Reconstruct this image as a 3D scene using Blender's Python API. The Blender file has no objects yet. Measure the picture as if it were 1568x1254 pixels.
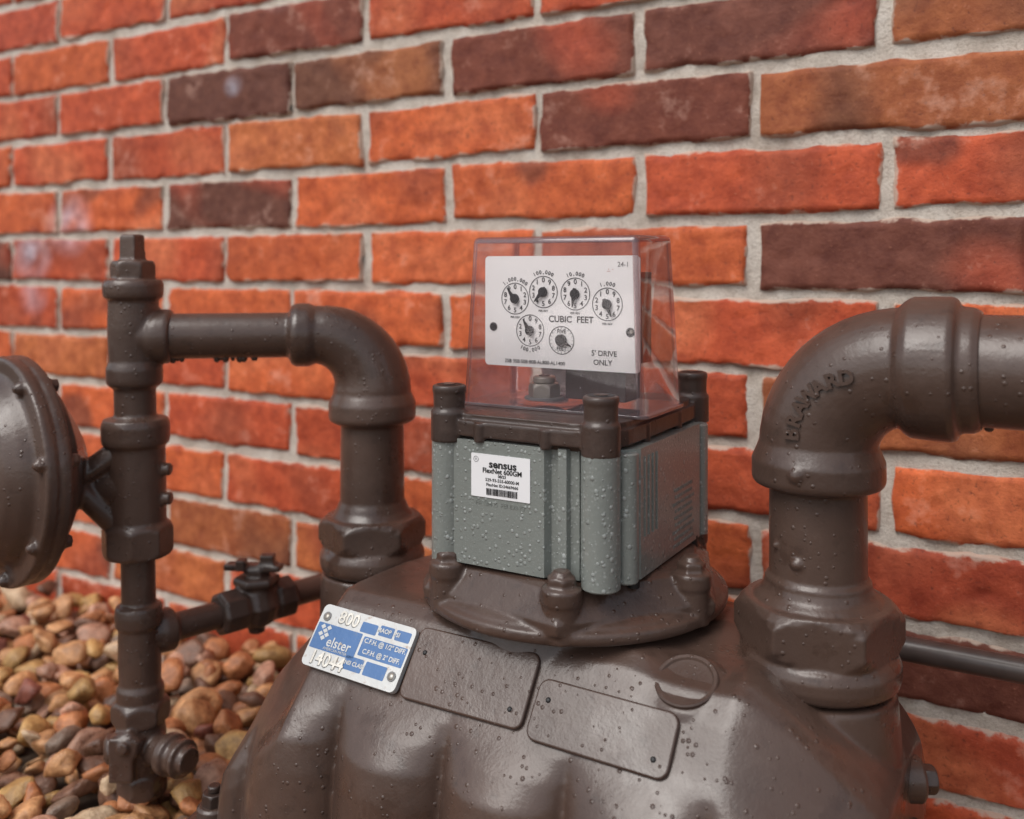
import bpy, bmesh, math, random
import numpy as np
from mathutils import Vector, Matrix, Euler, noise
random.seed(7); np.random.seed(7)
scene=bpy.context.scene
PI=math.pi
# ------------------------------------------------------------------ materials
def mat_new(name):
    m=bpy.data.materials.new(name); m.use_nodes=True
    nt=m.node_tree; b=nt.nodes['Principled BSDF']
    return m,nt,b
def N(nt,t,**k):
    n=nt.nodes.new(t)
    for a,v in k.items():
        if a in n.inputs.keys(): n.inputs[a].default_value=v
        else: setattr(n,a,v)
    return n
def coords(nt,out='Object'):
    return nt.nodes.new('ShaderNodeTexCoord').outputs[out]
def noise_n(nt,co,scale,detail=4,rough=.55):
    n=nt.nodes.new('ShaderNodeTexNoise'); n.inputs['Scale'].default_value=scale
    n.inputs['Detail'].default_value=detail; n.inputs['Roughness'].default_value=rough
    nt.links.new(co,n.inputs['Vector']); return n.outputs['Fac']
def ramp(nt,fac,stops):
    r=nt.nodes.new('ShaderNodeValToRGB'); e=r.color_ramp.elements
    while len(e)<len(stops): e.new(.5)
    for i,(p,c) in enumerate(stops):
        e[i].position=p; e[i].color=(c[0],c[1],c[2],1) if not isinstance(c,(int,float)) else (c,c,c,1)
    nt.links.new(fac,r.inputs[0]); return r.outputs[0]
def mix(nt,f,a,b,mode='MIX'):
    m=nt.nodes.new('ShaderNodeMix'); m.data_type='RGBA'; m.blend_type=mode
    for i,v in ((0,f),(6,a),(7,b)):
        if isinstance(v,bpy.types.NodeSocket): nt.links.new(v,m.inputs[i])
        elif i==0: m.inputs[0].default_value=v
        else: m.inputs[i].default_value=(v[0],v[1],v[2],1)
    return m.outputs[2]
def mth(nt,op,a,b=0.):
    m=nt.nodes.new('ShaderNodeMath'); m.operation=op
    for i,v in ((0,a),(1,b)):
        if isinstance(v,bpy.types.NodeSocket): nt.links.new(v,m.inputs[i])
        else: m.inputs[i].default_value=v
    return m.outputs[0]
def bump(nt,h,dist,strength=1.,prev=None):
    b=nt.nodes.new('ShaderNodeBump'); b.inputs['Distance'].default_value=dist; b.inputs['Strength'].default_value=strength
    nt.links.new(h,b.inputs['Height'])
    if prev is not None: nt.links.new(prev,b.inputs['Normal'])
    return b.outputs[0]
def droplets(nt,co,scale,size,keep):
    v=nt.nodes.new('ShaderNodeTexVoronoi'); v.inputs['Scale'].default_value=scale
    nt.links.new(co,v.inputs['Vector'])
    sep=nt.nodes.new('ShaderNodeSeparateColor'); nt.links.new(v.outputs['Color'],sep.inputs[0])
    thr=mth(nt,'MULTIPLY',sep.outputs[1],size)
    d=mth(nt,'SUBTRACT',thr,v.outputs['Distance'])
    d=mth(nt,'MAXIMUM',d,0.)
    k=mth(nt,'LESS_THAN',sep.outputs[0],keep)
    d=mth(nt,'MULTIPLY',d,k)
    return mth(nt,'POWER',mth(nt,'DIVIDE',d,size),.5)

def make_brown(name='brown_paint',base=(.090,.055,.042),dark=(.056,.033,.025),rough=.36):
    m,nt,b=mat_new(name); co=coords(nt)
    n1=noise_n(nt,co,9,5); n2=noise_n(nt,co,85,6,.62); n3=noise_n(nt,co,560,3); n0=noise_n(nt,co,24,4,.6)
    c=mix(nt,ramp(nt,n1,[(.35,0.),(.65,1.)]),dark,base)
    c=mix(nt,ramp(nt,n2,[(.56,0.),(.74,.25)]),c,(.130,.088,.072))
    c=mix(nt,ramp(nt,n2,[(.30,.40),(.42,0.)]),c,(.030,.018,.014))
    c=mix(nt,ramp(nt,n0,[(.58,0.),(.66,.50)]),c,(.046,.025,.018))
    nt.links.new(c,b.inputs['Base Color'])
    r=ramp(nt,n0,[(.35,rough+.10),(.55,rough),(.66,rough-.18)]); nt.links.new(r,b.inputs['Roughness'])
    b.inputs['Specular IOR Level'].default_value=.42
    b.inputs['Coat Weight'].default_value=.40; b.inputs['Coat Roughness'].default_value=.08
    dr=droplets(nt,co,250,.38,.40)
    nb=bump(nt,n2,.0006,.6); nb=bump(nt,n3,.0002,.6,nb); nb=bump(nt,dr,.0010,.7,nb)
    nt.links.new(nb,b.inputs['Normal']); nt.links.new(nb,b.inputs['Coat Normal']); return m
BROWN=make_brown()
DARKB=make_brown('brown_paint_dark',(.060,.037,.029),(.033,.020,.016),.42)
def simple(name,col,rough=.5,metal=0.,nscale=0,amt=.2,bd=0):
    m,nt,b=mat_new(name); b.inputs['Roughness'].default_value=rough; b.inputs['Metallic'].default_value=metal
    if nscale:
        co=coords(nt); n=noise_n(nt,co,nscale,4)
        c=mix(nt,n,[x*(1-amt) for x in col],[min(1,x*(1+amt)) for x in col]); nt.links.new(c,b.inputs['Base Color'])
        if bd: nt.links.new(bump(nt,n,bd,.6),b.inputs['Normal'])
    else: b.inputs['Base Color'].default_value=(*col,1)
    return m
BLACK=simple('black_ink',(.010,.010,.011),.5)
INKGREY=simple('grey_ink',(.18,.18,.18),.6)
INKRED=simple('red_ink',(.5,.08,.05),.6)
WHITEP=simple('white_plate',(.90,.93,.92),.45,0,30,.03)
LABEL=simple('label_paper',(.82,.82,.83),.38,0,60,.03)
STEEL=simple('screw_steel',(.36,.34,.30),.35,.6,80,.3)
EMB=simple('embossed_metal',(.55,.53,.48),.4,.5,300,.5)
CONDUIT=simple('conduit_black',(.07,.052,.046),.3,0,60,.4,.0005)
BRACKET=simple('bracket_brown',(.06,.035,.03),.5,0,60,.3)
def aged(name,col,rust=(.28,.17,.10)):
    m,nt,b=mat_new(name); co=coords(nt); n=noise_n(nt,co,160,5,.7); n2=noise_n(nt,co,40,4)
    c=mix(nt,n2,[x*.8 for x in col],[min(1,x*1.1) for x in col])
    c=mix(nt,ramp(nt,n,[(.58,0.),(.70,.7)]),c,rust); nt.links.new(c,b.inputs['Base Color']); b.inputs['Roughness'].default_value=.3
    b.inputs['Metallic'].default_value=.15
    nt.links.new(bump(nt,n,.0004,.5),b.inputs['Normal']); return m
TAGW=aged('tag_white',(.56,.57,.56)); BLUE=aged('blue_print',(.06,.15,.34),(.14,.18,.24))
def make_grey():
    m,nt,b=mat_new('hammered_grey'); co=coords(nt)
    n1=noise_n(nt,co,14,4); n2=noise_n(nt,co,330,4,.65); nz=noise_n(nt,co,40,3)
    base=mix(nt,n1,(.165,.182,.168),(.235,.252,.235))
    dr=droplets(nt,co,300,.62,.50)
    dr2=droplets(nt,co,560,.60,.5)
    f=mth(nt,'MAXIMUM',ramp(nt,dr,[(.20,0.),(.6,.42)]),ramp(nt,dr2,[(.2,0.),(.6,.36)]))
    f=mth(nt,'MULTIPLY',f,ramp(nt,nz,[(.35,.3),(.52,1.)]))
    c=mix(nt,f,base,(.47,.50,.49)); nt.links.new(c,b.inputs['Base Color'])
    b.inputs['Roughness'].default_value=.30; b.inputs['Coat Weight'].default_value=.35; b.inputs['Coat Roughness'].default_value=.08
    nb=bump(nt,n2,.0005,.6); nb=bump(nt,dr,.0010,.8,nb); nt.links.new(nb,b.inputs['Normal']); nt.links.new(nb,b.inputs['Coat Normal'])
    return m
GREY=make_grey()
def make_clear(name='clear_polycarbonate',tint=(.975,.955,.955),base=.016,haze=(.005,.03)):
    m,nt,b=mat_new(name); nt.nodes.remove(b)
    out=nt.nodes['Material Output']
    tr=N(nt,'ShaderNodeBsdfTransparent'); tr.inputs[0].default_value=(*tint,1)
    gl=N(nt,'ShaderNodeBsdfGlossy'); gl.inputs['Roughness'].default_value=.05; gl.inputs['Color'].default_value=(.95,.93,.95,1)
    df=N(nt,'ShaderNodeBsdfDiffuse'); df.inputs['Color'].default_value=(.58,.54,.57,1)
    lw=N(nt,'ShaderNodeLayerWeight'); lw.inputs['Blend'].default_value=.5
    co=coords(nt); n=noise_n(nt,co,25,5); d=droplets(nt,co,190,.35,.15)
    hz=ramp(nt,n,[(.45,haze[0]),(.8,haze[1])])
    m1=N(nt,'ShaderNodeMixShader'); nt.links.new(hz,m1.inputs[0]); nt.links.new(tr.outputs[0],m1.inputs[1]); nt.links.new(df.outputs[0],m1.inputs[2])
    m2=N(nt,'ShaderNodeMixShader')
    f=mth(nt,'ADD',mth(nt,'MULTIPLY',mth(nt,'POWER',lw.outputs['Facing'],2.6),.8),base)
    nt.links.new(f,m2.inputs[0])
    nt.links.new(m1.outputs[0],m2.inputs[1]); nt.links.new(gl.outputs[0],m2.inputs[2]); nt.links.new(m2.outputs[0],out.inputs[0])
    nb=bump(nt,d,.0005,.5); nt.links.new(nb,gl.inputs['Normal'])
    return m
CLEAR=make_clear()
CEDGE=make_clear('polycarbonate_edge',(.70,.60,.60),.06,(.08,.14))
# ------------------------------------------------------------------ mesh builder
class MB:
    def __init__(s): s.v=[]; s.f=[]; s.m=[]; s.mats=[]
    def mi(s,mat):
        if mat not in s.mats: s.mats.append(mat)
        return s.mats.index(mat)
    def add(s,vs,fs,mat,M=None):
        o=len(s.v); M=M or Matrix()
        s.v+= [tuple(M@Vector(p)) for p in vs]
        k=s.mi(mat)
        for f in fs: s.f.append(tuple(i+o for i in f)); s.m.append(k)
    def lathe(s,prof,mat,M=None,seg=40,rot=0.):
        vs=[];fs=[]
        n=len(prof)
        for r,z in prof:
            for i in range(seg):
                a=2*PI*i/seg+rot; vs.append((r*math.cos(a),r*math.sin(a),z))
        for j in range(n-1):
            for i in range(seg):
                i2=(i+1)%seg; fs.append((j*seg+i,j*seg+i2,(j+1)*seg+i2,(j+1)*seg+i))
        fs.append(tuple(range(seg))[::-1]); fs.append(tuple((n-1)*seg+i for i in range(seg)))
        s.add(vs,fs,mat,M)
    def cyl(s,r,z0,z1,mat,M=None,seg=40,ch=0.,rot=0.):
        p=[(r,z0),(r,z1)] if not ch else [(r-ch,z0),(r,z0+ch),(r,z1-ch),(r-ch,z1)]
        s.lathe(p,mat,M,seg,rot)
    def nut(s,r,z0,z1,mat,M=None,rot=0.,n=6,ch=.25):
        """hex nut whose corners are cut by a 30 degree chamfer cone"""
        seg=n*8; vs=[];fs=[]; h=z1-z0; c=h*ch
        zs=[z0,z0+c*.5,z0+c,z1-c,z1-c*.5,z1]; cone=[r*.90,r*.955,r*1.01,r*1.01,r*.94,r*.86]
        for z,rc in zip(zs,cone):
            for i in range(seg):
                a=2*PI*i/seg; aa=(a%(2*PI/n))-PI/n
                rr=min(r*math.cos(PI/n)/math.cos(aa),rc); vs.append((rr*math.cos(a+rot),rr*math.sin(a+rot),z))
        for j in range(len(zs)-1):
            for i in range(seg):
                i2=(i+1)%seg; fs.append((j*seg+i,j*seg+i2,(j+1)*seg+i2,(j+1)*seg+i))
        fs.append(tuple(range(seg))[::-1]); fs.append(tuple((len(zs)-1)*seg+i for i in range(seg)))
        s.add(vs,fs,mat,M)
    def box(s,x0,x1,y0,y1,z0,z1,mat,M=None):
        vs=[(x0,y0,z0),(x1,y0,z0),(x1,y1,z0),(x0,y1,z0),(x0,y0,z1),(x1,y0,z1),(x1,y1,z1),(x0,y1,z1)]
        s.add(vs,[(3,2,1,0),(4,5,6,7),(0,1,5,4),(1,2,6,5),(2,3,7,6),(3,0,4,7)],mat,M)
    def prism(s,poly,z0,z1,mat,M=None):
        n=len(poly); vs=[(x,y,z0) for x,y in poly]+[(x,y,z1) for x,y in poly]
        fs=[tuple(range(n))[::-1],tuple(range(n,2*n))]+[(i,(i+1)%n,(i+1)%n+n,i+n) for i in range(n)]
        s.add(vs,fs,mat,M)
    def tube(s,pts,rad,mat,M=None,seg=36):
        vs=[];fs=[];n=len(pts); pts=[Vector(p) for p in pts]
        side=None
        for k,p in enumerate(pts):
            t=(pts[min(k+1,n-1)]-pts[max(k-1,0)]).normalized()
            if side is None:
                side=t.cross(Vector((.3,.9,.1))).normalized()
            side=(side-t*side.dot(t)).normalized(); w=t.cross(side)
            for i in range(seg):
                a=2*PI*i/seg; vs.append(p+(side*math.cos(a)+w*math.sin(a))*rad[k])
        for j in range(n-1):
            for i in range(seg):
                i2=(i+1)%seg; fs.append((j*seg+i,j*seg+i2,(j+1)*seg+i2,(j+1)*seg+i))
        fs.append(tuple(range(seg))[::-1]); fs.append(tuple((n-1)*seg+i for i in range(seg)))
        s.add(vs,fs,mat,M)
    def ball(s,r,mat,M=None,sx=1,sy=1,sz=1,seg=14):
        prof=[(max(r*math.sin(PI*k/8),r*.02),-r*math.cos(PI*k/8)) for k in range(9)]
        MM=(M or Matrix())@Matrix.Diagonal((sx,sy,sz,1)); s.lathe(prof,mat,MM,seg)
    def build(s,name,parent=None,bevel=0,smooth=35,remesh=0,sm=3):
        me=bpy.data.meshes.new(name); me.from_pydata(s.v,[],s.f); 
        for m in s.mats: me.materials.append(m)
        me.polygons.foreach_set('material_index',s.m)
        bm=bmesh.new(); bm.from_mesh(me); bmesh.ops.recalc_face_normals(bm,faces=bm.faces); bm.to_mesh(me); bm.free()
        me.polygons.foreach_set('use_smooth',[True]*len(me.polygons))
        if not remesh: me.set_sharp_from_angle(angle=math.radians(smooth))
        ob=bpy.data.objects.new(name,me); scene.collection.objects.link(ob)
        if parent: ob.parent=parent
        if bevel:
            b=ob.modifiers.new('bev','BEVEL'); b.width=bevel; b.segments=3; b.limit_method='ANGLE'; b.angle_limit=math.radians(35)
        if remesh:
            r=ob.modifiers.new('rm','REMESH'); r.mode='VOXEL'; r.voxel_size=remesh; r.use_smooth_shade=True
            q=ob.modifiers.new('sm','SMOOTH'); q.iterations=sm; q.factor=.5
        return ob
def T(x,y,z): return Matrix.Translation((x,y,z))
def axisM(p,d):
    d=Vector(d).normalized(); return Matrix.Translation(p)@d.to_track_quat('Z','Y').to_matrix().to_4x4()
def frame(o,X,Y):
    X=Vector(X).normalized();Y=Vector(Y).normalized();Z=X.cross(Y)
    return Matrix(((X.x,Y.x,Z.x,o[0]),(X.y,Y.y,Z.y,o[1]),(X.z,Y.z,Z.z,o[2]),(0,0,0,1)))
def rrect(x0,x1,y0,y1,r,n=5):
    p=[]
    for cx,cy,a0 in ((x1-r,y0+r,-90),(x1-r,y1-r,0),(x0+r,y1-r,90),(x0+r,y0+r,180)):
        for i in range(n+1):
            a=math.radians(a0+90*i/n); p.append((cx+r*math.cos(a),cy+r*math.sin(a)))
    return p
def text(mb,body,size,mat,M,extrude=0.,align='CENTER',bold=0.):
    cu=bpy.data.curves.new('t','FONT'); cu.body=body; cu.size=size; cu.extrude=extrude; cu.align_x=align; cu.align_y='CENTER'
    cu.offset=bold; cu.resolution_u=3
    ob=bpy.data.objects.new('t',cu); scene.collection.objects.link(ob)
    bpy.context.view_layer.update()
    dg=bpy.context.evaluated_depsgraph_get(); me=bpy.data.meshes.new_from_object(ob.evaluated_get(dg))
    mb.add([v.co.copy() for v in me.vertices],[tuple(p.vertices) for p in me.polygons],mat,M)
    bpy.data.objects.remove(ob); bpy.data.curves.remove(cu); bpy.data.meshes.remove(me)
def ring(mb,r,w,mat,M,seg=40):
    vs=[];fs=[]
    for i in range(seg):
        a=2*PI*i/seg
        vs+=[((r-w)*math.cos(a),(r-w)*math.sin(a),0),(r*math.cos(a),r*math.sin(a),0)]
    for i in range(seg):
        j=(i+1)%seg; fs.append((2*i,2*i+1,2*j+1,2*j))
    mb.add(vs,fs,mat,M)
def empty(name,loc=(0,0,0),rz=0):
    e=bpy.data.objects.new(name,None); e.location=loc; e.rotation_euler=(0,0,rz); scene.collection.objects.link(e); e.empty_display_size=.05; return e

# ------------------------------------------------------------------ frames
ROT=math.radians(-30.3)
U=Vector((math.cos(ROT),math.sin(ROT),0)); V=Vector((-math.sin(ROT),math.cos(ROT),0))
W0=Vector((0,.981,0))
# ------------------------------------------------------------------ brick wall
def build_wall():
    root=empty('brick_wall',W0,ROT)
    CH=.0677; BL=.2207; J=.0056
    verts=[];faces=[];cols=[];edges=[]
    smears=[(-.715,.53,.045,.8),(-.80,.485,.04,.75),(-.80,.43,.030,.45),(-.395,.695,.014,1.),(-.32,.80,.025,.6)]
    special={(3,-1):'d',(3,0):'do',(3,1):'dr',(3,2):'d2',(3,3):'bo',(2,1):'dr',(2,2):'bo',(2,-1):'o2',(1,-1):'d',(0,2):'d2',(0,1):'o',
             (4,0):'r',(4,-1):'dr',(4,1):'r',(4,2):'r',(0,-4):'d',(-5,-1):'bo',(-5,3):'d2',(-1,-1):'o',(2,0):'o',(1,0):'o',(1,1):'o',(1,2):'r',(1,3):'r',
             (0,0):'o',(0,-1):'o',(0,-2):'r',(1,-2):'o',(2,-2):'r',(2,-3):'r',(1,-3):'o',(1,-4):'o',(0,-3):'r',(3,-2):'r',(3,-3):'r',(3,-4):'r',(-1,0):'o',(-1,1):'o',(-1,2):'r',(-2,1):'r',(-2,2):'bo',(-3,2):'r',(-4,2):'r2',(-6,2):'r2',(-1,-2):'o',(-1,-3):'r',(-1,-4):'o',(-2,-2):'r',(-2,-1):'o',(-3,-1):'r',(-4,-1):'r'}
    pal={'r':(.55,.090,.033),'o':(.63,.125,.038),'o2':(.56,.150,.048),'r2':(.47,.076,.033),'d':(.145,.048,.030),'do':(.18,.065,.036),'dr':(.20,.050,.028),'d2':(.170,.050,.031),'bo':(.40,.112,.040)}
    for row in range(-8,24):
        off=.0313 if row%2==0 else .0313-BL/2
        for k in range(-15,7):
            s0=off+(k-1)*BL; s1=s0+BL
            if s1<-3.2 or s0>1.35: continue
            z0=.449+row*CH
            vis=(-1.15<s0<.65 and row<8)
            key=(row,k)
            kind=special.get(key) if key in special else random.choices(['r','o','r2','d','bo','dr','o2'],[6,6,2,.12,.3,.15,.8])[0]
            bc=np.array(pal[kind])*random.uniform(.90,1.08)
            j=J*.5
            a0=s0+j+random.uniform(-.0020,.0024); a1=s1-j-random.uniform(-.0020,.0024)
            b0=z0+j+random.uniform(-.0018,.0020); b1=z0+CH-j-random.uniform(-.0018,.0020)
            prot=random.uniform(.0022,.0050); tilt=random.uniform(-.012,.012)
            nx,nz=(54,20) if vis else (8,4)
            def ax(n,lo,hi):
                L=hi-lo; e=[0,.0010,.0022,.0045]; mid=np.linspace(.0045,L-.0045,max(2,n-6))
                return [lo+q for q in (e[:3]+list(mid)+[L-x for x in e[:3]][::-1])]
            xs=ax(nx,a0,a1); zs=ax(nz,b0,b1)
            base=len(verts); o=Vector((random.uniform(-50,50),0,0))
            rnd=random.uniform(.0003,.0028); smudge=random.random()
            for iz,z in enumerate(zs):
                for ix,x in enumerate(xs):
                    ex=min(x-a0,a1-x); ez=min(z-b0,b1-z)
                    e=min(ex,ez)
                    p=Vector((x,z,0))+o
                    if vis:
                        n1=noise.noise(p*28); n2=noise.noise(p*110); n3=noise.noise(p*9); n5=noise.noise(p*55)
                    else: n1=n2=n3=n5=0
                    cr=.008; corner=0
                    if ex<cr and ez<cr: corner=max(0,math.hypot(cr-ex,cr-ez)-cr)*.6
                    wv=.0030*noise.noise(p*18+Vector((0,0,9)))+.0020*n5+.0013*n2
                    q=max(0,min(1,(e-corner+n1*.0026+n2*.0016)/(.0020+rnd))); q=q*q*(3-2*q)
                    pit=min(.0014,max(0,n5-.38)*.006)
                    y=.005-q*(prot+.005+.0012*n1+.0006*n2+n3*.0010-pit)
                    fx=1 if (ix<3) else (-1 if ix>=len(xs)-3 else 0)
                    fz=1 if (iz<3) else (-1 if iz>=len(zs)-3 else 0)
                    verts.append((x+fx*wv,y,z+fz*wv+tilt*(x-(a0+a1)/2)))
                    c=bc.copy()
                    if kind=='do':
                        m=max(0,min(1,.45+1.9*(noise.noise(p*14)-.05))); c=c*(1-m)+np.array((.42,.13,.045))*m*.8+c*m*.2
                    elif kind in('d','d2','dr'):
                        m=max(0,min(1,2.4*(noise.noise(p*11)-.12)))
                        c=c*(1-m)+np.array((.42,.075,.035))*m
                    elif kind=='bo':
                        m=max(0,min(1,2*(noise.noise(p*12)-.1))); c=c*(1-m)+np.array((.22,.075,.036))*m
                    else:
                        m=max(0,min(1,2.0*(n3-.15))); c=c*(1-m)+np.array((.38,.08,.036))*m
                        m=max(0,min(.6,2.0*(-n3-.2))); c=c*(1-m)+np.array((.64,.18,.075))*m
                        if smudge>.72:
                            m=max(0,min(.65,3*(noise.noise(p*13+Vector((0,0,4)))-.25))); c=c*(1-m)+np.array((.15,.05,.033))*m
                    w=0
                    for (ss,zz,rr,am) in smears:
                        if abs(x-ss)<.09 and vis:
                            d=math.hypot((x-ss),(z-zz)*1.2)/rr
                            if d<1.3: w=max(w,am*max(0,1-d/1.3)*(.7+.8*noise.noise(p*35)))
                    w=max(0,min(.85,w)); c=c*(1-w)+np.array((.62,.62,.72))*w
                    cols.append((c[0],c[1],c[2],1)); edges.append(e-corner)
            w_=len(xs)
            for iz in range(len(zs)-1):
                for ix in range(w_-1):
                    i=base+iz*w_+ix; faces.append((i,i+1,i+1+w_,i+w_))
    me=bpy.data.meshes.new('bricks'); me.from_pydata(verts,[],faces)
    at=me.attributes.new('bcol','FLOAT_COLOR','POINT'); at.data.foreach_set('color',np.array(cols,dtype=np.float32).ravel())
    at=me.attributes.new('edge','FLOAT','POINT'); at.data.foreach_set('value',np.array(edges,dtype=np.float32))
    me.polygons.foreach_set('use_smooth',[True]*len(faces))
    ob=bpy.data.objects.new('bricks',me); scene.collection.objects.link(ob); ob.parent=root
    m,nt,b=mat_new('brick'); co=coords(nt)
    A=N(nt,'ShaderNodeAttribute'); A.attribute_name='bcol'; E=N(nt,'ShaderNodeAttribute'); E.attribute_name='edge'
    n1=noise_n(nt,co,45,6,.65); n2=noise_n(nt,co,240,5,.7); n3=noise_n(nt,co,900,3,.6); n4=noise_n(nt,co,14,4)
    dk=mix(nt,1.,A.outputs['Color'],(.64,.55,.55),'MULTIPLY')
    lt=mix(nt,1.,A.outputs['Color'],(1.18,1.32,1.35),'MULTIPLY')
    c=mix(nt,ramp(nt,n1,[(.32,0.),(.66,1.)]),dk,lt)
    c=mix(nt,ramp(nt,n2,[(.30,.75),(.43,0.)]),c,(.12,.032,.021))
    c=mix(nt,ramp(nt,n2,[(.62,0.),(.74,.40)]),c,(.68,.30,.19))
    ed=mth(nt,'DIVIDE',E.outputs['Fac'],.008)
    f=mth(nt,'SUBTRACT',mth(nt,'MULTIPLY',n1,1.8),ed)
    f=ramp(nt,f,[(.46,0.),(.66,.85)])
    c=mix(nt,f,c,(.52,.41,.33))
    f2=ramp(nt,mth(nt,'MULTIPLY',n4,n1),[(.315,0.),(.42,.34)])
    c=mix(nt,f2,c,(.62,.38,.30))
    nt.links.new(c,b.inputs['Base Color']); b.inputs['Roughness'].default_value=.68; b.inputs['Specular IOR Level'].default_value=.35
    nb=bump(nt,n1,.002,.6); nb=bump(nt,n2,.0010,.8,nb); nb=bump(nt,n3,.0003,.7,nb); nt.links.new(nb,b.inputs['Normal'])
    me.materials.append(m)
    mv=[];mf=[];nx,nz=620,170
    xs=np.concatenate([np.linspace(-3.2,-1.3,80),np.linspace(-1.29,.8,480),np.linspace(.81,1.5,60)]);zs=np.linspace(-.1,2.05,nz)
    mb=bpy.data.meshes.new('mortar')
    for z in zs:
        for x in xs:
            p=Vector((x,z,3)); mv.append((x,.0008+.0022*noise.noise(p*24)+.0012*noise.noise(p*80),z))
    for j in range(nz-1):
        for i in range(nx-1):
            k=j*nx+i; mf.append((k,k+1,k+1+nx,k+nx))
    mb.from_pydata(mv,[],mf); mb.polygons.foreach_set('use_smooth',[True]*len(mf))
    m,nt,b=mat_new('mortar'); co=coords(nt)
    n1=noise_n(nt,co,30,6,.65); n2=noise_n(nt,co,420,5,.7)
    c=ramp(nt,n1,[(.3,(.40,.34,.28)),(.5,(.60,.535,.465)),(.72,(.72,.67,.60))])
    c=mix(nt,ramp(nt,n2,[(.35,.5),(.5,0.)]),c,(.30,.23,.18))
    nt.links.new(c,b.inputs['Base Color']); b.inputs['Roughness'].default_value=.9
    nb=bump(nt,n1,.004,.7); nb=bump(nt,n2,.0014,.9,nb); nt.links.new(nb,b.inputs['Normal'])
    mb.materials.append(m)
    ob=bpy.data.objects.new('mortar',mb); scene.collection.objects.link(ob); ob.parent=root
    bk=MB(); bk.box(-3.2,1.5,.012,.22,-.1,2.06,m); bk.build('backing',root)
build_wall()

# ------------------------------------------------------------------ ground + gravel
me=bpy.data.meshes.new('ground'); me.from_pydata([(-150,-150,-.012),(150,-150,-.012),(150,150,-.012),(-150,150,-.012)],[],[(0,1,2,3)])
g=bpy.data.objects.new('ground',me); scene.collection.objects.link(g)
me.materials.append(simple('soil',(.09,.06,.04),.9,0,12,.4,.01))
def gravel():
    temps=[]
    for t in range(12):
        bm=bmesh.new(); bmesh.ops.create_icosphere(bm,subdivisions=3,radius=1)
        o=Vector((t*7.3,1.1*t,0))
        planes=[(Vector((random.gauss(0,1),random.gauss(0,1),random.gauss(0,1))).normalized(),random.uniform(.45,.78)) for _ in range(9)]
        for v in bm.verts:
            p=v.co.normalized(); r=1.
            for pn,pd in planes:
                q=p.dot(pn)
                if q>pd: r=min(r,pd/q+.03)
            r*=1+.14*noise.noise(p*1.3+o)+.06*noise.noise(p*4+o)
            v.co=p*r
        bmesh.ops.smooth_vert(bm,verts=bm.verts,factor=.3,use_axis_x=True,use_axis_y=True,use_axis_z=True)
        V_=np.array([v.co[:] for v in bm.verts]); F_=np.array([[v.index for v in f.verts] for f in bm.faces]); bm.free()
        temps.append((V_,F_))
    pal=[((.62,.32,.14),4),((.50,.20,.08),4),((.20,.10,.06),2.2),((.58,.32,.21),2.),((.66,.47,.29),1.8),((.30,.21,.15),1.2),((.30,.10,.065),1.),((.56,.33,.12),2.8)]
    vs=[];fs=[];cs=[];off=0
    n=Vector((.505,.863,0))
    for layer,(zb,sp) in enumerate([(-.006,.031),(.009,.033),(.021,.046)]):
        y=.35
        while y<2.2:
            x=-1.7
            while x<.70:
                px=x+random.uniform(-.45,.45)*sp; py=y+random.uniform(-.45,.45)*sp
                x+=sp
                dist=.8466-(px*n.x+py*n.y)
                if dist<.014 or dist>.80: continue
                sc=random.uniform(.0105,.0215)*(1 if random.random()>.1 else 1.2)
                V_,F_=random.choice(temps)
                R=np.array(Euler((random.uniform(-.8,.8),random.uniform(-.8,.8),random.uniform(0,6.28))).to_matrix())
                S=np.array([sc*random.uniform(1.,1.45),sc,sc*random.uniform(.55,.85)])
                P=(V_*S)@R.T+np.array([px,py,zb+random.uniform(-.004,.006)])
                vs.append(P); fs.append(F_+off); off+=len(P)
                c=np.array(random.choices([p[0] for p in pal],[p[1] for p in pal])[0])*random.uniform(.72,1.12)
                cs.append(np.tile(np.append(c,1),(len(P),1)))
            y+=sp
    vs=np.concatenate(vs);fs=np.concatenate(fs);cs=np.concatenate(cs)
    me=bpy.data.meshes.new('gravel')
    me.vertices.add(len(vs)); me.vertices.foreach_set('co',vs.astype(np.float32).ravel())
    me.loops.add(len(fs)*3); me.loops.foreach_set('vertex_index',fs.astype(np.int32).ravel())
    me.polygons.add(len(fs)); me.polygons.foreach_set('loop_start',np.arange(0,len(fs)*3,3,dtype=np.int32))
    me.update(calc_edges=True)
    me.polygons.foreach_set('use_smooth',[True]*len(fs))
    at=me.attributes.new('bcol','FLOAT_COLOR','POINT'); at.data.foreach_set('color',cs.astype(np.float32).ravel())
    m,nt,b=mat_new('pebble'); co=coords(nt); A=N(nt,'ShaderNodeAttribute'); A.attribute_name='bcol'
    n1=noise_n(nt,co,90,5,.65); n2=noise_n(nt,co,400,3)
    c=mix(nt,ramp(nt,n1,[(.3,0.),(.7,1.)]),mix(nt,1.,A.outputs['Color'],(.45,.38,.35),'MULTIPLY'),mix(nt,1.,A.outputs['Color'],(1.25,1.3,1.35),'MULTIPLY'))
    nt.links.new(c,b.inputs['Base Color']); nt.links.new(ramp(nt,n1,[(.3,.25),(.7,.6)]),b.inputs['Roughness'])
    nt.links.new(bump(nt,n2,.0008,.5,bump(nt,n1,.005,.6)),b.inputs['Normal'])
    me.materials.append(m)
    ob=bpy.data.objects.new('gravel',me); scene.collection.objects.link(ob)
gravel()

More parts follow.
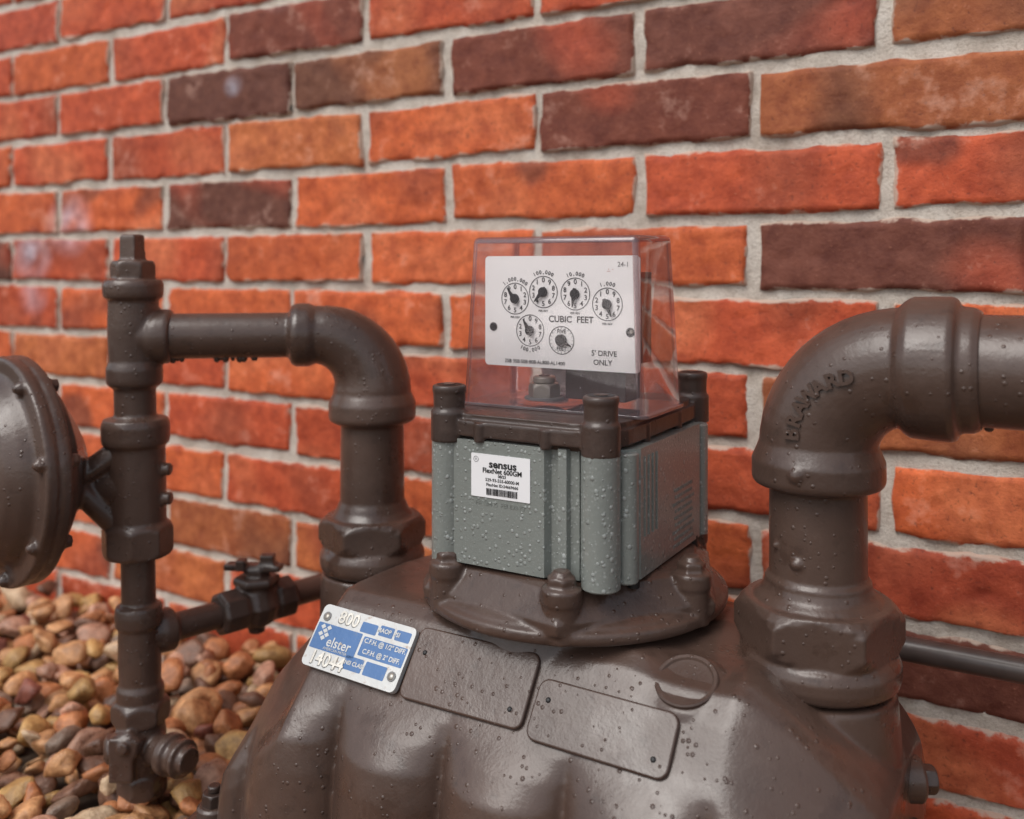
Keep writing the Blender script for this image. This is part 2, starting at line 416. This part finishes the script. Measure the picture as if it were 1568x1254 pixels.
# ------------------------------------------------------------------ gas meter
C=Vector((.0453,.6959,0))
meter=empty('gas_meter',C,ROT)
RR=(.174,-.004); RL=(-.226,.050)
b=MB()
prof=[(.13,0),(.13,.05),(.13,.10),(.128,.14),(.118,.185),(.09,.218),(.04,.232),(0,.236),(-.04,.237),(-.062,.2372),(-.074,.236),
      (-.085,.229),(-.097,.2135),(-.110,.196),(-.121,.182),(-.128,.170),(-.134,.155),(-.138,.135),(-.141,.10),(-.144,.05),(-.147,0)]
def lobe(a):
    q=abs(math.sin(PI*(a+.029)/.0855)); return q**.5
st=np.concatenate([np.linspace(-.238,-.15,18),np.linspace(-.147,.148,110),np.linspace(.152,.226,14)])
vs=[];fs=[]
for a in st:
    left=a<0
    if a<-.15: q=(-.15-a)/.09
    elif a>.145: q=(a-.145)/.085
    else: q=0
    q=min(q,.985); k=(1-q**2.6)**(1/2.6)
    for (bb,z) in prof:
        dropv=(.088*q**.8+.02*(1-k)) if left else (.060*q**1.2+.02*(1-k))
        z2=z-(z/.237)*dropv
        if -.09<bb<.0 and a>.05:
            z2-=.0075*math.exp(-((a-.120)/.030)**4)*min(1,max(0,(bb+.090)/.012))
        b2=bb*(.55+.45*k)
        if bb<-.115:
            low=min(1,(.190-z)/.040) if z<.19 else 0
            low=low*low*(3-2*low)
            b2=b2-(.026*lobe(a)-.013)*low
        vs.append((a,b2,z2))
n=len(prof)
for i in range(len(st)-1):
    for j in range(n-1):
        fs.append((i*n+j,i*n+j+1,(i+1)*n+j+1,(i+1)*n+j))
    fs.append((i*n+n-1,i*n,(i+1)*n,(i+1)*n+n-1))
fs.append(tuple(range(n))); fs.append(tuple((len(st)-1)*n+j for j in range(n))[::-1])
b.add(vs,fs,BROWN)
b.lathe([(.054,0),(.053,.10),(.0510,.16),(.049,.19),(.0475,.207),(.0465,.2125)],BROWN,T(*RR,0),56)
b.lathe([(.050,0),(.048,.10),(.0465,.16),(.0455,.195),(.0445,.2035)],BROWN,T(*RL,0),56)
b.tube([(RR[0]*.95,RR[1]*.9,.125),(RR[0]*.6,0,.165),(RR[0]*.3,0,.19)],[.040,.050,.055],BROWN,None,32)
b.tube([(RL[0]*.95,RL[1]*.95,.135),(RL[0]*.7,RL[1]*.8,.165),(RL[0]*.35,RL[1]*.5,.187)],[.036,.042,.052],BROWN,None,32)
b.lathe([(.105,.19),(.096,.215),(.090,.232),(.088,.245)],BROWN,None,72)
bn=frame((.1145,-.0795,.2265),(1,0,.0),(0,.885,.46))
b.lathe([(.030,-.02),(.0255,-.006),(.0225,-.0022),(.0205,-.0008)],BROWN,bn,40)
fl=rrect(-.262,.25,-.178,.158,.07,8)
b.prism(fl,.036,.062,BROWN)
b.build('body',meter,remesh=.0019,sm=5)
b=MB()
b.lathe([(.0192,-.006),(.0192,.0012),(.0184,.0020),(.0164,.0018),(.0156,.0004),(.012,.0001),(.002,.0001)],BROWN,bn,48)
b.build('button',meter)
b=MB()
for (x,y) in [(-.245,-.115),(-.205,-.163),(-.13,-.169),(-.05,-.169),(.04,-.169),(.13,-.169),(.21,-.155),(.242,-.08),(.242,.04),(-.253,-.02),(-.253,.08)]:
    b.cyl(.013,.055,.069,BROWN,T(x,y,0),28,.002); b.nut(.0095,.068,.078,DARKB,T(x,y,0),rot=x*30); b.cyl(.005,.078,.083,DARKB,T(x,y,0),16,.001)
for z in (.15,.11): 
    M=axisM((.215,.02,z),(.9,.45,0)); b.cyl(.014,0,.018,BROWN,M,24,.002); b.nut(.009,.018,.026,DARKB,M)
b.build('flange_bolts',meter,bevel=.0006)
Ys=Vector((0,.607,.795)); Xs=Vector((1,0,0))
def sh(a,t,off=0.):
    nrm=Xs.cross(Ys.normalized()); return Vector((a,-.087,.228))+Ys.normalized()*t+nrm*off
b=MB()
def pad(a0,a1,t0,t1,th,mat,rotz=0,off=0,r=.006):
    cx=(a0+a1)/2;ct=(t0+t1)/2
    M=frame(sh(cx,ct,off),Xs,Ys)@Matrix.Rotation(rotz,4,'Z')
    b.prism(rrect(-(a1-a0)/2,(a1-a0)/2,-(t1-t0)/2,(t1-t0)/2,r),-.006,th,mat,M); return M
M1=pad(-.071,.022,-.049,-.002,.0026,BROWN,.0)
M2=pad(.026,.118,-.053,-.016,.0024,BROWN,-.02,r=.007)
def dots(M,pts):
    for x,y in pts: b.cyl(.0018,.001,.0034,BLACK,M@T(x,y,0),16)
dots(M1,[(-.037,.007),(.036,-.013)])
dots(M2,[(-.037,.006),(.036,-.009)])
b.build('blank_pads',meter,bevel=.0012)
# --- tag
b=MB()
Mt=frame(sh(-.1135,-.0255,.004),Xs,Ys)@Matrix.Rotation(-.035,4,'Z')
w,h=.0415,.0215
b.prism(rrect(-w,w,-h,h,.004),-.003,.0012,TAGW,Mt)
for (x0,x1,y0,y1) in [(-w+.0012,.000,-.0095,.0085),(-.004,.010,.0095,.0165),(.012,.024,.0105,.0175),(.026,w-.003,.0105,.0175),(.002,w-.0015,-.0055,.0075),(-.006,.010,-.0165,-.0075),(.012,.030,-.0165,-.0075)]:
    b.prism(rrect(x0,x1,y0,y1,.0008,2),.0012,.00135,BLUE,Mt)
text(b,'elster',.0095,TAGW,Mt@T(-.016,-.0030,.0016),.0,bold=.0001)
text(b,'AMERICAN METER',.0026,TAGW,Mt@T(-.017,-.0077,.0016))
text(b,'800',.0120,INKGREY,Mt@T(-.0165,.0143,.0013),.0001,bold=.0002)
text(b,'800',.0120,EMB,Mt@T(-.0160,.0149,.0014),.0003,bold=.0002)
text(b,'C.F.H. @ 1/2" DIFF.',.0044,TAGW,Mt@T(.0215,.0048,.0016),bold=.0001)
text(b,'C.F.H. @ 2" DIFF.',.0044,TAGW,Mt@T(.0215,-.0022,.0016),bold=.0001)
text(b,'ANSI CLASS',.0038,TAGW,Mt@T(.002,-.012,.0016),bold=.0001)
text(b,'MAOP  PSI',.0043,TAGW,Mt@T(.020,.0140,.0016),bold=.0001)
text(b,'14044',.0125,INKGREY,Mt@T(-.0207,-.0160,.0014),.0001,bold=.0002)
text(b,'14044',.0125,EMB,Mt@T(-.0202,-.0154,.0015),.0004,bold=.0002)
for x,y in [(-.035,.006),(-.032,.0035),(-.035,.001),(-.0295,.001),(-.032,-.0015),(-.0295,.006)]:
    b.prism([(x,y-.0018),(x+.0022,y),(x,y+.0018),(x-.0022,y)],.00135,.0015,TAGW,Mt)
for x in (-w+.006,w-.006):
    M=Mt@T(x,.013 if x<0 else -.012,.001); b.ball(.0028,STEEL,M,1,1,.6); b.cyl(.0033,0,.0008,INKGREY,M,16)
b.build('rating_tag',meter)
# --- index base
b=MB()
b.lathe([(.080,.225),(.094,.235),(.1005,.2375),(.1085,.2395),(.1097,.2425),(.1092,.2465),(.1055,.2485),(.104,.250),(.100,.252),(.09,.254),(.06,.2725)],BROWN,None,96)
bang=(-12,-68,-124,176,118,52)
b.lathe([(.1130,.246),(.1135,.2535),(.1000,.2705),(.0930,.2728)],BROWN,None,6,math.radians(-9))
for d in bang:
    a=math.radians(d); x,y=.0985*math.cos(a),.0985*math.sin(a)
    b.lathe([(.0120,.2395),(.0122,.262),(.0132,.264),(.0132,.272),(.0118,.2735)],BROWN,T(x,y,0),32)
    M=T(x,y,0); b.nut(.0100,.273,.280,BROWN,M,rot=d)
    b.cyl(.0062,.279,.2835,BROWN,M,20,.001)
b.build('index_base',meter,remesh=.0012,sm=2)
# --- grey housing
b=MB()
poly=[(-.052,-.085),(.021,-.085),(.0235,-.0795),(.029,-.079),(.030,-.083),(.036,-.083),(.037,-.079),(.043,-.0785),(.046,-.067),(.066,-.0665),(.0755,-.056),(.0755,.056),(.05,.083),(-.05,.083),(-.0745,.06),(-.0745,-.058),(-.062,-.066)]
b.prism(poly,.2742,.3575,GREY)
for (x,y,r) in [(.0575,-.0775,.0125),(-.0575,-.0775,.0118),(.0585,.079,.0125),(-.0575,.079,.0125)]:
    b.cyl(r,.2715,.3565,GREY,T(x,y,0),36,.001)
for (x,y,r) in [(.0685,-.0635,.0080),(-.069,-.064,.0075),(.070,.066,.008)]:
    b.cyl(r,.2735,.356,GREY,T(x,y,0),28,.001)
for (x,y) in ((-.066,-.062),(-.045,-.079),(.015,-.079),(.07,-.055),(.072,.05)): b.cyl(.004,.268,.276,BLACK,T(x,y,0),12)
for i in range(4): b.box(.0752,.0764,-.050+i*.0068,-.0485+i*.0068,.300,.3515,GREY)
FS=frame((.0757,0,0),(0,1,0),(0,0,1))
for i in range(9): text(b,random.choice(['FCC ID: 6008 CONTAINS','IC: 2220A-25200 SENS','DO NOT OPEN COVER 24','CLASS I DIV 2 GROUPS']),.0036,GREY,FS@T(.022,.318-i*.0048,0),.00022)
FF=frame((0,-.085,0),(1,0,0),(0,0,1))
text(b,'PATENTS  PENDING',.0042,GREY,FF@T(-.012,.3165,0),.0003)
b.build('sensor_housing',meter,bevel=.0010)
b=MB(); L=frame((-.0115,-.0853,.335),(1,0,0),(0,0,1))
b.prism(rrect(-.0225,.0225,-.0143,.0143,.0006,2),-.0002,.0003,LABEL,L)
L2=L@T(0,0,.0005)
text(b,'sensus',.0070,BLACK,L2@T(.002,.0080,0)@Matrix.Diagonal((1.15,1,1,1)),bold=.00022)
text(b,'FlexNet 600GM',.0046,BLACK,L2@T(.0015,.0035,0),bold=.00013)
text(b,'08/23',.0027,BLACK,L2@T(.0015,.0004,0),bold=.00008)
text(b,'539-93-555-60000-M',.0030,BLACK,L2@T(.0015,-.0025,0),bold=.00006)
text(b,'FlexNet ID:24669666',.0028,BLACK,L2@T(.0015,-.0057,0),bold=.00006)
x=-.0105
while x<.013:
    ww=random.choice([.0003,.0005,.0008]); b.box(x,x+ww,-.0124,-.0080,0,.0001,BLACK,L2); x+=ww+random.choice([.0003,.0005])
ring(b,.0020,.0003,INKGREY,L2@T(-.0187,.0105,0),12); text(b,'*',.004,INKGREY,L2@T(-.0187,.0098,0))
b.build('barcode_label',meter)
# --- brown top flange with bosses
b=MB()
b.prism(rrect(-.069,.070,-.0855,.0855,.030,8),.3595,.3700,DARKB)
b.prism(rrect(-.066,.067,-.0820,.0820,.030,8),.3700,.3742,DARKB)
b.prism(rrect(-.064,.065,-.0800,.0800,.030,8),.3560,.3600,DARKB)
for (x,y) in [(.0575,-.0775),(-.0565,-.0785),(.061,.0805),(-.0575,.079)]:
    b.lathe([(.0126,.3545),(.0126,.3745),(.0108,.377),(.0110,.3870),(.0116,.3885),(.0116,.3915),(.0106,.3928)],DARKB,T(x,y,0),36)
for (x,y) in [(-.028,-.084),(.022,-.084),(.067,-.03),(.067,.03)]:
    b.cyl(.0042,.3565,.3690,DARKB,T(x,y,0),14)
b.build('cover_flange',meter,remesh=.0010,sm=1)
b=MB()
for (x,y) in [(.0575,-.0775),(-.0565,-.0785),(.061,.0805),(-.0575,.079)]:
    ring(b,.0085,.004,BLACK,T(x,y,.3931),24); b.cyl(.0045,.392,.3936,DARKB,T(x,y,0),16)
b.build('boss_screws',meter)
# --- clear cover
vs=[]
for z,(x0,x1,y0,y1) in ((.3745,(-.0670,.0725,-.0460,.026)),(.4945,(-.0605,.0680,-.0435,.019))):
    vs+=[(x0,y0,z),(x1,y0,z),(x1,y1,z+(.001 if z>.4 else 0)),(x0,y1,z+(.001 if z>.4 else 0))]
me=bpy.data.meshes.new('clear_cover'); me.from_pydata(vs,[],[(4,5,6,7),(0,1,5,4),(1,2,6,5),(2,3,7,6),(3,0,4,7)])
me.materials.append(CLEAR); me.materials.append(CEDGE)
bm=bmesh.new(); bm.from_mesh(me); 
ed=[e for e in bm.edges if len(e.link_faces)==2]
bmesh.ops.bevel(bm,geom=ed,offset=.0042,segments=4,profile=.5,affect='EDGES',material=1)
bmesh.ops.recalc_face_normals(bm,faces=bm.faces); bm.to_mesh(me); bm.free()
me.polygons.foreach_set('use_smooth',[True]*len(me.polygons)); me.set_sharp_from_angle(angle=math.radians(50))
ob=bpy.data.objects.new('clear_cover',me); scene.collection.objects.link(ob); ob.parent=meter
so=ob.modifiers.new('s','SOLIDIFY'); so.thickness=.0018; so.offset=-1
b=MB(); b.prism(rrect(-.0695,.0755,-.048,.029,.008),.3742,.3765,CEDGE)
b.lathe([(.034,.3768),(.034,.3795),(.0325,.3803),(.0315,.3770)],CLEAR,T(-.010,-.010,0),48)
b.build('cover_base_ring',meter,bevel=.0005)
# --- dial plate
b=MB(); 
P=frame((0,-.038,0),(1,0,0),(0,0,1))
b.prism(rrect(-.0526,.0675,.4030,.4810,.003),-.0010,0,WHITEP,P)
b.build('dial_plate',meter)
b=MB(); P1=P@T(0,0,.0003)
dials=[(-.0276,.4509,125,'1,000,000',1),(-.0049,.4559,228,'100,000',-1),(.0199,.4549,262,'10,000',1),(.0439,.4483,295,'1,000',-1),(-.0154,.4287,120,'100,000',-1),(.0094,.4228,335,'FIVE',0)]
for i,(x,z,ang,lab,dr) in enumerate(dials):
    R=.0112 if i!=5 else .0098
    M=P1@T(x,z,0)
    ring(b,R,.0005,BLACK,M); 
    if i!=5:
        for k in range(10):
            a=PI/2-dr*2*PI*k/10
            text(b,str(k),.0048,BLACK,M@T((R-.0029)*math.cos(a),(R-.0029)*math.sin(a),0),bold=.00007)
        for k in range(len(lab)):
            a=PI/2-(k-(len(lab)-1)/2)*.175
            rr=R+.0026
            if i==4: a=-PI/2+(k-(len(lab)-1)/2)*.175
            text(b,lab[k],.0038,BLACK,M@T(rr*math.cos(a),rr*math.sin(a),0)@Matrix.Rotation(a-PI/2 if i!=4 else a+PI/2,4,'Z'),bold=.00006)
        if i<4: text(b,'PER REV',.0021,BLACK,M@T(0,-.0132,0),bold=.00003)
    else:
        for k in range(20):
            a=2*PI*k/20; b.box(.0078,.0095,-.00013,.00013,0,.00005,BLACK,M@Matrix.Rotation(a,4,'Z'))
        text(b,'FIVE',.0038,BLACK,M@T(0,.0060,0),bold=.00006); text(b,'FEET',.0038,BLACK,M@T(0,-.0060,0),bold=.00006)
    b.cyl(.0034 if i!=5 else .0042,0,.0018,BLACK,M,24,.0003)
    a=math.radians(ang); H=M@T(0,0,.0018)@Matrix.Rotation(a,4,'Z')
    b.prism([(-.004,-.0012),(.002,-.0016),(.0092,-.0003),(.0092,.0003),(.002,.0016),(-.004,.0012)],0,.0005,BLACK,H)
text(b,'CUBIC  FEET',.0062,BLACK,P1@T(.0165,.4372,0),bold=.00010)
text(b,"5' DRIVE",.0052,BLACK,P1@T(.0415,.4150,0),bold=.00005); text(b,'ONLY',.0052,BLACK,P1@T(.0405,.4088,0),bold=.00005)
text(b,'25B·35B·50B·80B·AL800·AL1400',.0036,BLACK,P1@T(-.012,.4066,0),bold=.00003)
text(b,'24-1',.0046,INKGREY,P1@T(.0555,.475,0)); text(b,'.:. ·',.0042,INKRED,P1@T(.046,.4715,0))
for (x,z) in ((-.0455,.4305),(.0605,.4300)):
    ring(b,.0032,.0007,INKGREY,P1@T(x,z,0),24); b.cyl(.0026,0,.0004,BLACK,P1@T(x,z,0),20)
b.cyl(.0013,.0004,.0012,STEEL,P1@T(.0617,.4305,0),12)
b.build('dial_markings',meter)
b=MB()
b.box(-.044,.0655,-.0355,-.0325,.404,.479,BRACKET)
b.box(.0600,.0655,-.0325,-.013,.409,.470,BRACKET)
b.box(-.044,-.040,-.0325,-.013,.409,.470,BRACKET)
b.box(.004,.050,-.022,.004,.3805,.402,BRACKET)
b.cyl(.0055,.3805,.402,STEEL,T(.028,-.012,0),20)
b.build('index_bracket',meter,bevel=.0006)
b=MB()
M=T(-.0085,-.030,0)
b.nut(.0115,.3805,.3915,STEEL,M,rot=.3); b.cyl(.0080,.3915,.3965,STEEL,M,24,.001); b.cyl(.0140,.3803,.382,INKGREY,M,32)
b.cyl(.0045,.3965,.3970,BLACK,M,6)
b.build('drive_screw',meter,bevel=.0004)

# ------------------------------------------------------------------ right riser pipe
pipe=empty('gas_pipe',C,ROT)
def arc(center,r,d0,n=14):
    d0=Vector(d0).normalized(); out=[]
    c=Vector(center)+d0*r
    for i in range(n+1):
        a=PI/2*i/n; out.append(c-d0*r*math.cos(a)+Vector((0,0,r))*math.sin(a))
    return out
b=MB(); M=T(*RR,0)
b.lathe([(.040,.2125),(.044,.214),(.0485,.217),(.0500,.222),(.0500,.2285),(.0480,.2335),(.045,.2355),(.042,.236)],BROWN,M,56)
b.nut(.0520,.2345,.2650,BROWN,M,rot=math.radians(-47),ch=.28)
b.lathe([(.040,.2600),(.0385,.2665),(.0345,.270),(.0325,.275),(.0325,.2775),(.0300,.280),(.0298,.33),(.0300,.345)],BROWN,M,56)
b.lathe([(.034,.335),(.0395,.3375),(.0407,.3405),(.0407,.352),(.0385,.3570),(.0365,.362)],BROWN,M,56)
pts=[Vector((RR[0],RR[1],.345))]+arc((RR[0],RR[1],.359),.054,(1,0,0))
pts.append(pts[-1]+Vector((.02,0,0)))
b.tube(pts,[.036]+[.0362]*(len(pts)-2)+[.037],BROWN,None,48)
e=pts[-1]; E=frame(e,(0,1,0),(0,0,1))
b.lathe([(.037,-.025),(.0400,-.022),(.0425,-.018),(.0430,-.006),(.0430,.004),(.0415,.007),(.0375,.0085),(.0368,.016),(.0345,.020)],BROWN,E,56)
for (px,pz,rr) in ((-.004,.348,.0045),): b.ball(rr,BROWN,T(RR[0]+px,RR[1]-.0402,pz),1,.6,1)
b.ball(.0042,BROWN,T(RR[0]-.006,RR[1]-.0297,.292),1,.6,.8)
b.ball(.003,BROWN,T(RR[0]-.02,RR[1]-.0225,.30),1,.6,.8)
b.build('elbow',pipe,remesh=.0012,sm=1)
b=MB()
b.lathe([(.0328,.0),(.0330,.1),(.0330,.75)],BROWN,E,56)
b.build('horizontal_pipe',pipe)
b=MB()
for i,ch in enumerate('BRAWARD'):
    a=math.radians(178-i*13.0); rr=.038
    x_=.031+rr*math.cos(a); z_=.371+rr*math.sin(a)
    dd=math.hypot(x_-.054,z_-.359)-.054
    p=Vector((RR[0]+x_,RR[1]-math.sqrt(max(1e-6,.0362**2-dd**2))-.0004,z_))
    Mx=frame(p,(1,0,0),(0,0,1))@Matrix.Rotation(a-PI/2,4,'Z')
    text(b,ch,.0120,BROWN,Mx,.0018,bold=.0005)
b.build('casting_marks',pipe,bevel=.0004)
b=MB()
for i in range(7):
    t=.02+random.random()*.09; b.ball(random.uniform(.0012,.003),BROWN,E@T(0,-.0332,t),.8,1,1.2)
b.build('water_drops',pipe)  # drops hanging under the pipe, in its brown material
# ------------------------------------------------------------------ left riser and cross pipe
p2=empty('gas_pipe')
wl=C+U*RL[0]+V*RL[1]
SX,SY=-.3245,.82
hd=(Vector((SX,SY,0))-Vector((wl.x,wl.y,0))); span=hd.length; hd.normalize()
b=MB(); M=T(wl.x,wl.y,0)
b.lathe([(.038,.2035),(.0430,.205),(.0458,.209),(.0465,.213),(.0465,.2195),(.0440,.2245),(.041,.226)],BROWN,M,48)
b.nut(.0480,.2255,.2520,BROWN,M,rot=math.radians(-52),ch=.28)
b.lathe([(.037,.249),(.035,.254),(.032,.258),(.0305,.262),(.0285,.266),(.0280,.33),(.028,.345)],BROWN,M,48)
b.lathe([(.032,.334),(.0375,.3370),(.0387,.340),(.0387,.352),(.036,.3585),(.033,.364)],BROWN,M,48)
pts=[Vector((wl.x,wl.y,.345))]+arc((wl.x,wl.y,.365),.048,hd,14)
pts.append(pts[-1]+hd*.012)
nn=len(pts); b.tube(pts,[.0345]+[.0345-.0095*i/(nn-2) for i in range(nn-1)],BROWN,None,48)
e=pts[-1]; E=axisM(e,hd)
b.lathe([(.024,-.012),(.0265,-.008),(.0280,-.004),(.0280,.006),(.0262,.0100),(.0215,.0125)],BROWN,E,48)
rem=span-(e-Vector((wl.x,wl.y,e.z))).length
b.cyl(.0197,0,rem,BROWN,E,48)
b.cyl(.006,.0,.033,BROWN,axisM((wl.x,wl.y,.366),(-.35,-.93,.1)),20,.001)
b.build('elbow_and_pipe',p2,remesh=.0014,sm=2)
b=MB()
for i in range(15):
    t=random.uniform(.02,rem-.02); p=e+hd*t+Vector((0,-.002,-.0197)); b.ball(random.uniform(.0014,.0034),BROWN,T(*p),1,1,1.2)
b.build('water_drops',p2)  # water drops hanging under the cross pipe, given the pipe's brown material
HZ=e.z
# ------------------------------------------------------------------ left stack
p3=empty('gas_pipe')
b=MB()
lean=Matrix(((1,0,-.018,SX+.018*.42),(0,1,0,SY),(0,0,1,0),(0,0,0,1)))
def st_l(prof,seg=44,rot=0.): b.lathe(prof,BROWN,lean,seg,rot)
st_l([(.0110,.475),(.0105,.499),(.009,.501)],4,.5)
b.nut(.0190,.4615,.4785,BROWN,lean,rot=.2)
st_l([(.0190,.444),(.0243,.447),(.0250,.451),(.0250,.458),(.0230,.462)],44)
st_l([(.0205,.380),(.0210,.40),(.0215,.42),(.0205,.450)],44)
st_l([(.019,.370),(.0225,.373),(.0232,.377),(.0232,.386),(.0215,.391)],44)
st_l([(.0172,.335),(.0172,.375)],44)
st_l([(.022,.318),(.0272,.322),(.0280,.326),(.0280,.338),(.0262,.343),(.018,.345)],44)
st_l([(.0238,.25),(.0242,.29),(.0240,.322)],44)
b.nut(.0295,.2260,.2540,BROWN,lean,n=8,rot=.2,ch=.15)
st_l([(.0142,.175),(.0142,.23)],36)
st_l([(.017,.164),(.0195,.167),(.020,.176),(.0188,.183),(.015,.185)],40)
st_l([(.0170,.115),(.0178,.14),(.0170,.17)],40)
st_l([(.0165,.100),(.0195,.104),(.0195,.113),(.0175,.117)],40)
b.nut(.0245,.084,.102,BROWN,lean,rot=.4)
st_l([(.0185,.04),(.0205,.055),(.0205,.075),(.0185,.086)],40)
b.nut(.0220,.022,.044,BROWN,lean,n=8)
st_l([(.0145,-.03),(.0145,.03)],36)
def at(z): return Vector((SX+.018*.42-.018*z,SY,z))
tm=axisM(Vector((at(HZ).x,at(HZ).y,HZ)),-hd)
b.lathe([(.0205,-.005),(.021,.012),(.0228,.016),(.0235,.020),(.0235,.028),(.0222,.031),(.0195,.032)],BROWN,tm,44)
bx=at(.064)
b.cyl(.0085,0,.030,BROWN,axisM(bx,(-.9,-.4,0)),24,.001); b.nut(.0125,.018,.028,BROWN,axisM(bx,(-.9,-.4,0)))
m=axisM(bx,(.86,-.5,0)); b.lathe([(.013,0),(.013,.03),(.017,.032),(.017,.040),(.0135,.042),(.0135,.048),(.0155,.049),(.0155,.053),(.011,.054),(.0105,.060)],BROWN,m,32)
m=axisM(bx+Vector((0,0,.008)),(-.1,-1,.1)); b.lathe([(.013,0),(.013,.026),(.011,.029)],BROWN,m,6,.3); b.cyl(.005,.028,.034,BROWN,m,16)
b.box(-.016,.004,-.03,-.012,.045,.082,BROWN,T(bx.x,bx.y,0))
for z in (.30,.275): b.cyl(.0055,0,.031,BROWN,axisM(at(z),(1,-.1,0)),16,.001)
b.build('riser_stack',p3,remesh=.0014,sm=1)
b=MB(); q0=at(.1555); q1=Vector((-.150,.988,.1555)); dr=(q1-q0).normalized()
m=axisM(q0,dr)
b.lathe([(.015,0),(.0165,.012),(.0185,.018),(.0188,.028),(.0125,.031)],BROWN,m,36)
b.cyl(.0122,.02,(q1-q0).length,DARKB,m,32)
b.build('branch_pipe',p3,remesh=.0018,sm=2)
vl=empty('shutoff_valve',q0+dr*.112)
b=MB(); m=axisM((0,0,0),dr)
b.lathe([(.0165,-.040),(.020,-.037),(.020,-.018),(.018,-.014),(.0215,-.008),(.023,0),(.0215,.008),(.018,.014),(.020,.018),(.020,.034),(.0165,.037)],DARKB,m,8)
b.cyl(.017,0,.024,DARKB,None,24,.002); b.cyl(.022,.019,.027,DARKB,None,6,.002,rot=.3); b.cyl(.012,.026,.036,DARKB,None,6,.001)
b.box(-.030,.024,-.007,.007,.032,.038,DARKB,Matrix.Rotation(-.1,4,'Z')); b.box(.004,.017,-.006,.006,.034,.047,DARKB); b.box(-.017,-.008,-.012,.0,.034,.044,DARKB)
b.cyl(.008,-.026,0,DARKB,None,16,.001)
b.build('valve_body',vl,remesh=.0015,sm=1)
# ------------------------------------------------------------------ regulator
RGP=Vector((-.420,.800,.303))
rg=empty('pressure_regulator',RGP)
b=MB(); ax=Vector((-.66,-.75,.0)); m=axisM((0,0,0),ax)
b.lathe([(.01,-.055),(.03,-.052),(.05,-.040),(.074,-.024),(.080,-.012),(.0945,-.011),(.0955,-.009),(.0955,-.0025),(.0935,-.0015),(.0935,.0),(.0955,.001),(.0955,.008),(.094,.010),(.082,.010),(.079,.012),(.074,.020),(.066,.029),(.055,.036),(.045,.039),(.03,.041),(.028,.048),(.024,.050),(.002,.050)],BROWN,m,72)
for i in range(8):
    a=2*PI*i/8+.2; mm=m@T(.0880*math.cos(a),.0880*math.sin(a),0)
    b.cyl(.0058,.009,.0145,BROWN,mm,6,.001); b.cyl(.003,.0145,.017,BROWN,mm,12); b.cyl(.006,-.018,-.010,BROWN,mm,6,.001)
tgt=at(.285)-RGP
b.tube([-ax*.03+Vector((0,0,-.012)),Vector((.045,.018,-.016)),tgt],[.020,.017,.024],BROWN,None,28)
b.tube([tgt+Vector((-.008,-.006,.034)),Vector((.052,.0,-.010)),tgt+Vector((-.008,-.006,-.036))],[.012,.014,.012],BROWN,None,16)
b.cyl(.0095,-.012,.014,BROWN,axisM((.050,-.006,-.016),(-.6,-.8,0)),20,.002); b.cyl(.012,0,.012,BROWN,axisM((.040,.0,-.016),(-.9,-.4,.0)),6,.001)
b.build('housing',rg,remesh=.0016,sm=2)
# ------------------------------------------------------------------ thin conduit by wall
cd=empty('conduit_pipe',W0-V*.045,ROT)
b=MB(); b.tube([(.02,0,.174),(.5,0,.174),(1.3,0,.174)],[.0095]*3,CONDUIT,None,24)
for x in (.62,.95): b.box(x-.008,x+.008,-.012,.045,.160,.188,CONDUIT)
b.build('conduit_run',cd,bevel=.001)

# ------------------------------------------------------------------ camera
cam=bpy.data.cameras.new('camera'); co=bpy.data.objects.new('camera',cam); scene.collection.objects.link(co)
cam.sensor_width=36; cam.lens=1463/1568*36; cam.shift_y=-222/1568
co.location=(0,0,.475); co.rotation_euler=(PI/2,0,0)
cam.clip_start=.02; cam.clip_end=500
cam.dof.use_dof=True; cam.dof.focus_distance=.645; cam.dof.aperture_fstop=5.0
scene.camera=co
# ------------------------------------------------------------------ light
w=bpy.data.worlds.new('World'); scene.world=w; w.use_nodes=True; nt=w.node_tree
sk=nt.nodes.new('ShaderNodeTexSky'); sk.sky_type='NISHITA'; sk.sun_disc=False
d=Vector((-.55,-.50,1.0)).normalized()
sk.sun_elevation=math.asin(d.z); sk.sun_rotation=math.atan2(d.x,d.y); sk.dust_density=3.0; sk.air_density=1.; sk.ozone_density=.6
hs=nt.nodes.new('ShaderNodeHueSaturation'); hs.inputs['Saturation'].default_value=.40
nt.links.new(sk.outputs[0],hs.inputs['Color']); nt.links.new(hs.outputs[0],nt.nodes['Background'].inputs[0]); nt.nodes['Background'].inputs[1].default_value=.15
sl=bpy.data.lights.new('sun','SUN'); sl.energy=1.5; sl.angle=math.radians(40); sl.color=(1,.97,.93)
so=bpy.data.objects.new('sun',sl); scene.collection.objects.link(so); so.rotation_euler=d.to_track_quat('Z','Y').to_euler()
scene.view_settings.view_transform='Standard'; scene.view_settings.look='None'; scene.view_settings.exposure=0
